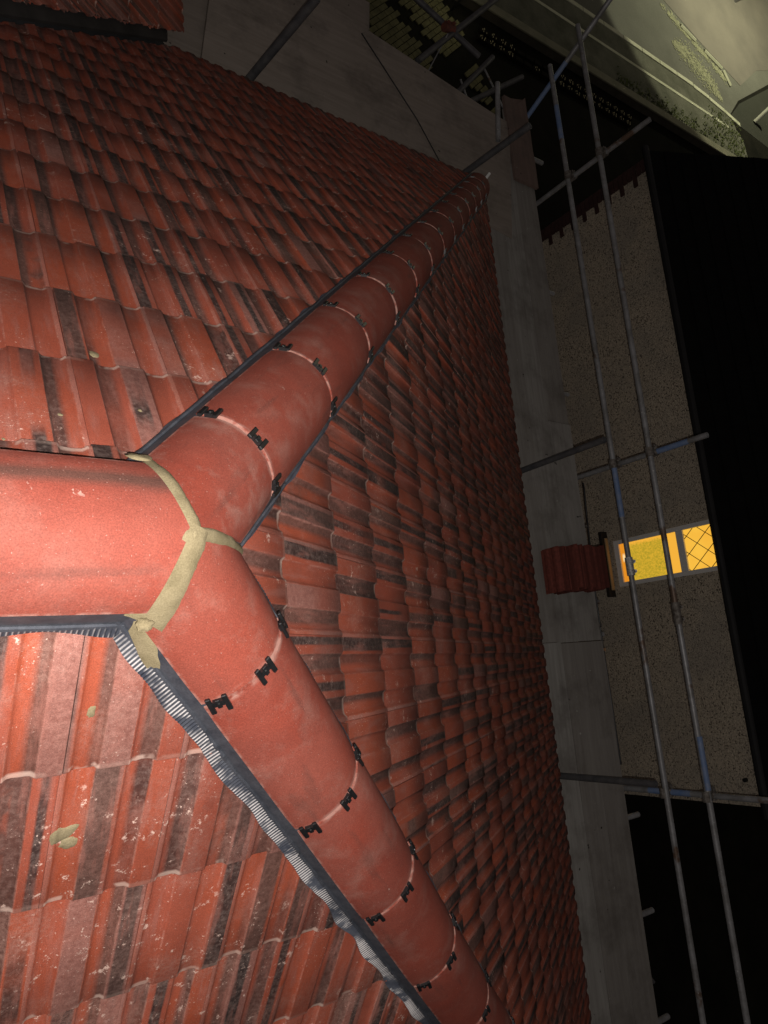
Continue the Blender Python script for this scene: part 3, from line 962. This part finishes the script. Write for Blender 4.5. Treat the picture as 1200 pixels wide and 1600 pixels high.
for i in range(26):
    o = bpy.data.objects.new('spare_roof_tile', SP); COL.objects.link(o)
    grp2 = i >= 10
    o.location = (xx, (0.50 if not grp2 else 0.515) + rr.uniform(-.012, .012), ZB + 0.012 + rr.choice((0, .004, .010, .018)))
    o.rotation_euler = (0, R(-6 + rr.uniform(-1, 1)), R(rr.uniform(-1.5, 1.5)))
    xx += 0.0240 + (0.01 if i == 9 else 0)
    tag(o, {0: 'dark red spare roof tile at the roof end of the row stood on the boards', 25: 'dark red spare roof tile at the window end of the row stood on the boards'}.get(i, 'dark red spare roof tile inside the row stood on edge on the boards'), 'roof tile', 'spare tiles stood on edge on the scaffold', kind='thing')

# ------------------------------------------------------------------ neighbour's house
NX = 8.5
g = NG('pebble_dash')
_p = g.pos()
vo = g.node('ShaderNodeTexVoronoi'); vo.inputs['Scale'].default_value = 70; g.l.new(_p, vo.inputs['Vector'])
cc = g.sep(vo.outputs['Color'])
_c = g.mix(g.ramp(cc[0], 0.0, 1.0), (0.46, 0.385, 0.29), (0.76, 0.65, 0.50))
_c = g.mix(g.math('MULTIPLY', g.math('GREATER_THAN', cc[1], 0.90), 0.9), _c, (0.11, 0.09, 0.07))
_c = g.mix(g.ramp(g.noise(_p, 1.3, 4, 0.6), 0.42, 0.65), _c, g.mix(0.45, _c, (0.36, 0.33, 0.29)))
_c = g.mix(g.ramp(g.noise(_p, 60, 3, 0.7), 0.62, 0.67), _c, (0.09, 0.075, 0.06))
bmp = g.math('ADD', g.math('MULTIPLY', vo.outputs['Distance'], -1.0), g.math('MULTIPLY', g.noise(_p, 90, 3), 0.5))
g.bump(bmp, 1.0, 0.012)
M_DASH = g.out(_c, 0.9, 0, 0.2)
nb = tag(empty('neighbour_house', (NX, 2.3, -9)), 'neighbouring house with a brown pebble-dash wall and one lit window under its dark roof', 'house')
WT = -3.90
Y0, Y1 = -2.16, 6.62
wy0, wy1, wz0, wz1 = 0.675, 1.345, -5.53, -3.915
bm = bmesh.new()
box(bm, (NX, Y0, -9.2), (NX + .3, wy0, WT)); box(bm, (NX, wy1, -9.2), (NX + .3, Y1, WT)); box(bm, (NX, wy0, -9.2), (NX + .3, wy1, wz0))
box(bm, (NX + .3, Y0, -9.2), (NX + 6.5, Y0 + .3, WT)); box(bm, (NX + .3, Y1 - .3, -9.2), (NX + 6.5, Y1, WT))
fin('wall', bm, M_DASH, nb)
M_FRAME = simple('grey_white_window_frame', (0.86, 0.84, 0.81), (0.90, 0.88, 0.85), 12, 0.45, 0, 0.5)
wf = bmesh.new()
fx0, fx1 = NX + 0.015, NX + 0.075
fw = 0.062
def fr_box(y0, y1, z0, z1, a=fx0, b=fx1): box(wf, (a, y0, z0), (b, y1, z1), None, 0.004)
zm = -4.475
fr_box(wy0, wy0 + fw, wz0, wz1); fr_box(wy1 - fw, wy1, wz0, wz1)
fr_box(wy0 + fw, wy1 - fw, wz0, wz0 + fw + .02); fr_box(wy0 + fw, wy1 - fw, wz1 - 0.03, wz1)
fr_box(wy0 + fw, wy1 - fw, zm - 0.05, zm + 0.055)
win = fin('window', wf, M_FRAME, nb)
def glass(name, y0, y1, z0, z1, green):
    g = NG(name)
    p = g.pos(); s = g.sep(p)
    n1 = g.noise(p, 38, 6, 0.75)
    ye = (0.90, 0.44, 0.045); 
    if green:
        yy = g.math('ADD', s[1], g.math('MULTIPLY', g.math('SUBTRACT', n1, .5), 0.10)); zz = g.math('ADD', s[2], g.math('MULTIPLY', g.math('SUBTRACT', n1, .5), 0.16))
        inz = g.math('MULTIPLY', g.ramp(zz, -5.33, -5.29), g.ramp(zz, -4.66, -4.78))
        iny = g.math('MULTIPLY', g.ramp(yy, 0.70, 0.74), g.ramp(yy, 1.27, 1.22))
        col = g.mix(g.ramp(n1, 0.35, 0.62), (0.34, 0.27, 0.018), (0.72, 0.42, 0.032))
        c2 = g.mix(g.math('MULTIPLY', inz, iny), g.mix(g.ramp(s[2], -5.40, -5.28), (0.75, 0.26, 0.015), ye), col)
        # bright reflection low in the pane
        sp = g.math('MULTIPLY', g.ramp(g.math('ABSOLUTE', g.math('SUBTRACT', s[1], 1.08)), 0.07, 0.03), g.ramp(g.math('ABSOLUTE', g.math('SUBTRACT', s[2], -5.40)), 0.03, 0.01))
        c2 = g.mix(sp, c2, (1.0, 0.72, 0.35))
    else:
        c2 = g.mix(g.ramp(g.noise(p, 3, 2), 0.3, 0.7), (0.95, 0.53, 0.06), (0.90, 0.45, 0.045))
    g.set(g.b.inputs['Emission Color'], c2)
    g.b.inputs['Emission Strength'].default_value = 1.0
    g.bump(n1, 0.6 if green else 0.1, 0.004)
    m = g.out((0.05, 0.04, 0.02), 0.15, 0, 0.5)
    bm = bmesh.new(); box(bm, (NX + 0.045, y0, z0), (NX + 0.052, y1, z1))
    return fin('pane', bm, m, win)
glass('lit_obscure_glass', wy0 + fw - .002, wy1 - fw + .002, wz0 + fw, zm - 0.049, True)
p2 = glass('lit_leaded_glass', wy0 + fw - .002, wy1 - fw + .002, zm + 0.054, wz1 - 0.029, False)
bm = bmesh.new()
ly0, ly1, lz0, lz1 = wy0 + fw, wy1 - fw, zm + 0.055, wz1 - 0.03
stepd = 0.235
asp = 0.78
for sgn in (1, -1):
    for k in range(-6, 9):
        # line z = lz0 + sgn*(y-ly0)*asp' + k*step clipped to the pane
        pts = []
        m_ = sgn * 1.15
        c_ = lz0 + k * stepd * 1.15 + (0.05 if sgn > 0 else 0.02)
        ya, yb = ly0, ly1
        za, zb2 = c_ + m_ * 0, c_ + m_ * (yb - ya)
        t0, t1 = 0.0, 1.0
        dzv = zb2 - za
        for lim, sg_ in ((lz0, 1), (lz1, -1)):
            a0, a1 = sg_ * (za - lim), sg_ * (zb2 - lim)
            if a0 < 0 and a1 < 0: t0, t1 = 1, 0
            elif a0 < 0: t0 = max(t0, a0 / (a0 - a1))
            elif a1 < 0: t1 = min(t1, a0 / (a0 - a1))
        if t1 - t0 > 0.03:
            f = lambda t_: Vector((NX + 0.044, ya + (yb - ya) * t_, za + dzv * t_))
            a_, b_ = f(t0), f(t1)
            d_ = (b_ - a_).normalized(); n_ = Vector((0, -d_.z, d_.y)) * 0.0040
            vs = [bm.verts.new(a_ - n_), bm.verts.new(b_ - n_), bm.verts.new(b_ + n_), bm.verts.new(a_ + n_)]
            v2 = [bm.verts.new(v.co - Vector((0.004 + 0.001 * (sgn > 0), 0, 0))) for v in vs]
            bm.faces.new(v2)
            for j in range(4): bm.faces.new((vs[j], vs[(j + 1) % 4], v2[(j + 1) % 4], v2[j]))
fin('lead_strip', bm, simple('window_lead', (0.04, 0.03, 0.015), (0.05, 0.04, 0.02), 9, 0.7), win)['kind'] = 'stuff'
bm = bmesh.new(); box(bm, (NX - 0.13, 0.55, -5.66), (NX + .02, 1.50, -5.60), None, 0.006)
sill = fin('window_sill', bm, simple('dark_sill', (0.02, 0.016, 0.013), (0.03, 0.024, 0.02), 9, 0.7), nb)
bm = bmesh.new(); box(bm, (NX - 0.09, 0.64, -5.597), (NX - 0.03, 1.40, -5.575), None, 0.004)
fin('sill_glow_strip', bm, simple('painted_sill_glow', (0.50, 0.33, 0.17), (0.42, 0.28, 0.15), 9, 0.6), nb)  # tan strip paints the orange window light along the dark sill
# brick quoins at the far corner of the pebble dash
M_Q = simple('dark_quoin_brick', (0.045, 0.022, 0.02), (0.075, 0.035, 0.03), 10, 0.9)
bq = bmesh.new(); box(bq, (0, 0, 0), (0.05, 0.34, 0.068), None, 0.004)
qm = bpy.data.meshes.new('brick'); bq.to_mesh(qm); bq.free(); qm.materials.append(M_Q)
bq = bmesh.new(); box(bq, (0, 0, 0), (0.05, 0.20, 0.068), None, 0.004)
qm2 = bpy.data.meshes.new('brick'); bq.to_mesh(qm2); bq.free(); qm2.materials.append(M_Q)
z = WT - 0.09; i = 0
while z > -6.6:
    o = bpy.data.objects.new('brick', qm if i % 3 == 0 else qm2); COL.objects.link(o)
    o.parent = nb; o.matrix_parent_inverse = Matrix.Translation(-parent_loc(nb))
    o.location = (NX - 0.02, Y1 - (0.30 if i % 3 == 0 else 0.16), z)
    z -= 0.078; i += 1
# roof and gutter of the neighbour
bm = bmesh.new()
QN = 0.45
M_SLATE = simple('black_slate', (0.002, 0.002, 0.002), (0.004, 0.004, 0.004), 5, 0.85, 0, 0.15)
bx = NX - 0.10
rows_ = 24
bm2 = bmesh.new()
bm2v = [bm2.verts.new(v) for v in ((bx, Y0 - .05, WT + .03), (bx + 6, Y0 - .05, WT + .03 + 6 * QN), (bx + 6, Y1 + .05, WT + .03 + 6 * QN), (bx, Y1 + .05, WT + .03))]
bm2.faces.new(bm2v)
nr = fin('roof', bm2, M_SLATE, nb)
for r_ in range(rows_):
    n_s = 35
    for c_ in range(n_s):
        y0 = Y0 - 0.05 + (c_ + (0.5 if r_ % 2 else 0)) * 0.25
        x0 = bx + r_ * 0.22
        if y0 + 0.245 > Y1 + 0.07: continue
        z0 = WT + .03 + (x0 - bx) * QN
        a = [bm.verts.new((x0, y0, z0 + .022)), bm.verts.new((x0, y0 + .245, z0 + .022)), bm.verts.new((x0 + .26, y0 + .245, z0 + .26 * QN + .006)), bm.verts.new((x0 + .26, y0, z0 + .26 * QN + .006))]
        b = [bm.verts.new((x0, y0, z0 + .012)), bm.verts.new((x0, y0 + .245, z0 + .012))]
        bm.faces.new(a); bm.faces.new((a[0], a[1], b[1], b[0]))
fin('slates', bm, M_SLATE, nr)['kind'] = 'stuff'
bm = bmesh.new(); tube(bm, (bx - 0.03, Y0 - .1, WT + 0.02), (bx - 0.03, Y1 + .1, WT + 0.02), 0.05, 10); fin('gutter', bm, M_GUTTER, nb, True)
bm = bmesh.new(); box(bm, (bx + 0.0, Y0, WT - 0.02), (NX + .3, Y1, WT + 0.01)); fin('soffit', bm, M_GUTTER, nb)
# soil pipe clip on the wall
bm = bmesh.new(); tube(bm, (NX - .05, -1.86, -4.13), (NX, -1.86, -4.13), 0.025, 10); fin('vent_pipe', bm, M_GUTTER, nb)

# ------------------------------------------------------------------ ground and street far below
ZG = -9.0
M_GND = simple('dark_garden_ground', (0.010, 0.010, 0.008), (0.018, 0.017, 0.013), 1.5, 1.0, 0, 0.05)
bm = bmesh.new(); box(bm, (-60, -60, ZG - 1.2), (90, 90, ZG - 0.02)); tag(fin('ground', bm, M_GND), kind='structure')
M_ROAD = simple('worn_tarmac', (0.10, 0.10, 0.085), (0.13, 0.13, 0.11), 0.8, 0.85, 0, 0.2, 60, 0.4, 0.006)
M_PAVE = simple('pavement_tarmac', (0.075, 0.078, 0.055), (0.15, 0.15, 0.115), 1.6, 0.9, 0, 0.2, 50, 0.4, 0.006)
M_KERB = simple('kerb_stone', (0.42, 0.43, 0.31), (0.56, 0.56, 0.43), 3, 0.85)
M_YARD = simple('forecourt_concrete', (0.12, 0.11, 0.095), (0.17, 0.155, 0.13), 0.5, 0.9)
M_DARKROAD = simple('fresh_tarmac', (0.028, 0.030, 0.022), (0.035, 0.036, 0.028), 0.8, 0.9)
def slab(name, pts, z, mat, kind='structure'):
    bm = bmesh.new()
    a = [bm.verts.new((x, y, z)) for x, y in pts]; b = [bm.verts.new((x, y, z - 0.3)) for x, y in pts]
    bm.faces.new(a); n = len(a)
    for i in range(n): bm.faces.new((a[i], b[i], b[(i + 1) % n], a[(i + 1) % n]))
    return tag(fin(name, bm, mat), kind=kind)
slab('road', [(-10, 17.6), (23.0, 17.3), (24.0, 18.4), (27, 20.5), (60, 20.5), (60, 26), (-10, 26)], ZG - .008, M_ROAD)
slab('side_road', [(23.05, 17.3), (24.05, 18.3), (27.1, 20.4), (60, 20.4), (60, 16), (27, 17)], ZG - .012, M_DARKROAD)
slab('pavement', [(-10, 15.45), (23.6, 15.45), (23.5, 16.4), (22.9, 17.15), (20.4, 17.45), (-10, 17.45)], ZG + 0.09, M_PAVE)
slab('forecourt', [(17.5, 21.5), (22.0, 19.9), (24.4, 19.2), (26, 20.6), (45, 30), (20, 40), (5, 30)], ZG + 0.0, M_YARD)
kerb = tag(empty('kerb', (18, 17.5, ZG)), kind='structure')
x = 9.0
rr = random.Random(5)
while x < 22.8:
    yk = 17.48 if x < 20 else 17.48 - 0.05 * (x - 20) ** 1.6
    dy = 0 if x < 20 else -0.06 * (x - 20) - .02
    bm = bmesh.new(); box(bm, (x, yk - .08, ZG - .1), (x + 0.895, yk + .08, ZG + 0.115), None, 0.012)
    for v in bm.verts: v.co.y += dy * (v.co.x - x)
    fin('kerb_stone', bm, M_KERB, kerb); x += 0.905
bm = bmesh.new(); box(bm, (9, 16.62, ZG), (22.6, 16.72, ZG + .10)); fin('edging', bm, M_KERB, kerb)
# far kerb dashes
for (a, b) in (((20.9, 19.95), (21.7, 19.75)), ((22.2, 19.6), (23.2, 19.35)), ((23.3, 19.3), (23.6, 18.8))):
    bm = bmesh.new(); tube(bm, (*a, ZG), (*b, ZG), 0.07, 6); fin('kerb_stone', bm, M_KERB, kerb)
# front garden wall
M_GW = simple('garden_wall_render', (0.055, 0.048, 0.035), (0.085, 0.075, 0.055), 3, 0.9)
gw = tag(empty('garden_wall', (16, 15.2, ZG)), 'low dark garden wall with a pale coping along the lit pavement', 'wall', kind='thing')
bm = bmesh.new(); box(bm, (9.2, 15.1, ZG), (24.2, 15.3, ZG + .22)); fin('wall_body', bm, M_GW, gw)
bm = bmesh.new(); box(bm, (9.15, 15.07, ZG + .222), (24.25, 15.33, ZG + .27), None, 0.01); fin('coping', bm, simple('coping_stone', (0.16, 0.16, 0.11), (0.22, 0.21, 0.15), 3, 0.9), gw)
# moss and ivy heaps hanging on the pavement edge
M_MOSS = simple('mossy_green', (0.03, 0.04, 0.012), (0.10, 0.12, 0.035), 6, 1.0)
rr = random.Random(9)
bm = bmesh.new()
for i in range(900):
    x = rr.uniform(16.5, 23.5); y = 15.6 + abs(rr.gauss(0, 0.22)) + (0.9 * rr.random() ** 3 if x > 21 else 0)
    if rr.random() < 0.3: x = rr.uniform(21.5, 23.4); y = rr.uniform(16, 17.1)
    c = Vector((x, y, ZG + 0.10)); a = rr.uniform(0, 6.28); L = rr.uniform(.03, .09)
    d = Vector((math.cos(a), math.sin(a), rr.uniform(0, .7))) * L; w = Vector((-math.sin(a), math.cos(a), 0)) * L * .5
    bm.faces.new((bm.verts.new(c), bm.verts.new(c + d * .5 + w), bm.verts.new(c + d), bm.verts.new(c + d * .5 - w)))
tag(fin('moss', bm, M_MOSS), 'ragged moss and weeds along the pavement edge', 'moss', kind='stuff')
# invented rows of dark blocks; their pale petals stand in for spots of light
M_SB = simple('edging_block_dark', (0.010, 0.009, 0.007), (0.016, 0.014, 0.011), 4, 1.0, 0, .05)
M_PT = simple('pale_light_dot', (0.38, 0.34, 0.20), (0.55, 0.50, 0.32), 9, 0.9)
sw = tag(empty('added_dot_row', (14, 14.4, ZG)), 'double row of added dark blocks with pale petals standing in for spots of light beyond the scaffold tubes', 'edging')
bm = bmesh.new(); box(bm, (0, 0, 0), (0.27, 0.13, 0.10), None, 0.01)
EBM = bpy.data.meshes.new('edging_block'); bm.to_mesh(EBM); bm.free(); EBM.materials.append(M_SB)
def petals(seed):
    rr = random.Random(seed); bm = bmesh.new()
    for k in range(5):
        a = R(25 + 68 * k + rr.uniform(-12, 12))
        c = Vector((0.135 + 0.075 * math.cos(a), 0.065 + 0.05 * math.sin(a), 0.104))
        L, wd = rr.uniform(.030, .045), rr.uniform(.008, .014)
        d = Vector((0.25, 1, 0)).normalized(); n_ = Vector((1, -.25, 0)).normalized()
        if rr.random() < .15: continue
        t_ = [bm.verts.new(c + d * L * q + n_ * wd * w_ + Vector((0, 0, .02 * (1 - abs(q))))) for q, w_ in ((-1, 0), (-.3, 1), (.5, .9), (1, 0), (.5, -.9), (-.3, -1))]
        bm.faces.new(t_)
    me = bpy.data.meshes.new('light_dot_ring'); bm.to_mesh(me); bm.free(); me.materials.append(M_PT); return me
PTS = [petals(k) for k in range(5)]
rr = random.Random(12)
for i in range(19):
    for k in range(2):
        loc = Vector((10.9 + i * 0.31 + 0.1 * k, 14.25 + k * 0.24, ZG))
        for nm, me in (('edging_block', EBM), ('light_dot_ring', PTS[rr.randrange(5)])):
            if nm == 'light_dot_ring' and (3 < i < 9 and rr.random() < .7): continue
            o = bpy.data.objects.new(nm, me); COL.objects.link(o)
            o.parent = sw; o.matrix_parent_inverse = Matrix.Translation(-parent_loc(sw)); o.location = loc
# block-paved drive under a garden lamp
M_BLOCK = simple('drive_block', (0.09, 0.085, 0.04), (0.16, 0.15, 0.07), 5, 0.9)
slab('drive', [(6.5, 11.5), (9.4, 11.5), (11.8, 16.0), (8.0, 16.0)], ZG - .003, M_GND)
bm = bmesh.new()
DA, DB = Vector((0.67, 0.742, 0)), Vector((0.742, -0.67, 0))
MD = Matrix((DA, DB, Vector((0, 0, 1)))).transposed().to_4x4(); MD.translation = Vector((9.0, 13.8, ZG))
for j in range(-14, 24):
    for i in range(-5, 7):
        a0 = i * 0.33 + (j % 3) * 0.11; b0 = j * 0.125
        if 7 < j < 12 or (-0.62 < a0 < -0.20) or a0 < -1.7 or (j > 11 and a0 < 0.2): continue
        if a0 > 1.3 - 0.05 * j: continue
        box(bm, (a0, b0, 0), (a0 + .315, b0 + .108, .03), MD)
tag(fin('paving_blocks', bm, M_BLOCK), kind='stuff', label='yellow-green lit block paving of the drive', cat='paving')
lp = tag(empty('garden_lamp', (10.2, 14.75, ZG)), 'small white lit garden lamp beside the block-paved drive', 'lamp')
bm = bmesh.new(); tube(bm, (10.2, 14.75, ZG), (10.2, 14.75, ZG + .55), 0.03, 8); fin('post', bm, M_GUTTER, lp)
ge = NG('lamp_glow'); ge.b.inputs['Emission Color'].default_value = (1, .95, .85, 1); ge.b.inputs['Emission Strength'].default_value = 6
bm = bmesh.new(); bmesh.ops.create_uvsphere(bm, u_segments=12, v_segments=8, radius=0.07, matrix=Matrix.Translation((10.2, 14.75, ZG + .62)))
fin('lamp_globe', bm, ge.out((.8, .8, .8), .4), lp, True)
gl = bpy.data.lights.new('garden_lamp_light', 'POINT'); gl.energy = 4; gl.color = (1, .92, .55); gl.shadow_soft_size = .07
glo = bpy.data.objects.new('garden_lamp_light', gl); COL.objects.link(glo); glo.location = (9.9, 14.4, ZG + 1.1)
# white bollard and pale slab near the side road
bm = bmesh.new(); tube(bm, (24.9, 17.9, ZG), (25.15, 18.3, ZG + .75), 0.07, 10); bmesh.ops.create_uvsphere(bm, u_segments=10, v_segments=6, radius=0.085, matrix=Matrix.Translation((25.15, 18.3, ZG + .78)))
tag(fin('bollard', bm, simple('white_post', (0.6, 0.6, 0.5), (0.7, 0.7, 0.6), 5, 0.6), None, True), 'leaning white bollard at the mouth of the dark side road', 'bollard')
# pale sand and leaf litter drifted on the road near the corner
rr = random.Random(21)
bm = bmesh.new()
for i in range(3600):
    t_ = rr.random()
    if i % 3: c = Vector((20.3 + 2.4 * t_, 18.9 - 1.0 * t_ ** 2, 0)) ; wd = 0.05 + 0.22 * math.sin(math.pi * t_)
    else: c = Vector((20.0 + 3.4 * t_, 20.25 - 1.3 * t_, 0)); wd = 0.08
    if mnoise.noise(Vector((c.x * 3, i % 3, 1))) < -0.15: continue
    c += Vector((rr.gauss(0, wd), rr.gauss(0, wd), ZG + .002))
    a = rr.uniform(0, 6.28); L = rr.uniform(.03, .07)
    d = Vector((math.cos(a), math.sin(a), rr.uniform(0, .12))) * L; w = Vector((-math.sin(a), math.cos(a), 0)) * L * .6
    bm.faces.new((bm.verts.new(c), bm.verts.new(c + d * .5 + w), bm.verts.new(c + d), bm.verts.new(c + d * .5 - w)))
tag(fin('leaf_litter', bm, simple('pale_litter', (0.20, 0.205, 0.13), (0.32, 0.32, 0.21), 6, 1.0)), kind='stuff')
# street lamp (its head and pool of light)
sl_ = tag(empty('street_lamp', (25.5, 23.5, ZG)), 'tall street lamp whose yellow-green light pools on the road', 'street lamp')
bm = bmesh.new(); tube(bm, (25.5, 23.5, ZG), (25.5, 23.5, ZG + 7.0), 0.09, 10, 0.05); fin('column', bm, M_TUBE, sl_, True)
bm = bmesh.new(); tube(bm, (25.5, 23.5, ZG + 7.0), (24.2, 22.3, ZG + 7.3), 0.04, 8); fin('bracket', bm, M_TUBE, sl_, True)
bm = bmesh.new(); box(bm, (23.6, 22.0, ZG + 7.24), (24.3, 22.35, ZG + 7.38), None, .03); fin('lantern', bm, M_GUTTER, sl_)
sp = bpy.data.lights.new('street_lamp_beam', 'SPOT'); sp.energy = 3400; sp.color = (1, .97, .66); sp.spot_size = R(98.6); sp.spot_blend = .05; sp.shadow_soft_size = .12
spo = bpy.data.objects.new('street_lamp_beam', sp); COL.objects.link(spo); spo.location = (23.9, 22.15, ZG + 7.2)
spill = bpy.data.lights.new('street_lamp_spill', 'POINT'); spill.energy = 380; spill.color = (1, .93, .62); spill.shadow_soft_size = .12
sio = bpy.data.objects.new('street_lamp_spill', spill); COL.objects.link(sio); sio.location = (23.9, 22.15, ZG + 7.1)
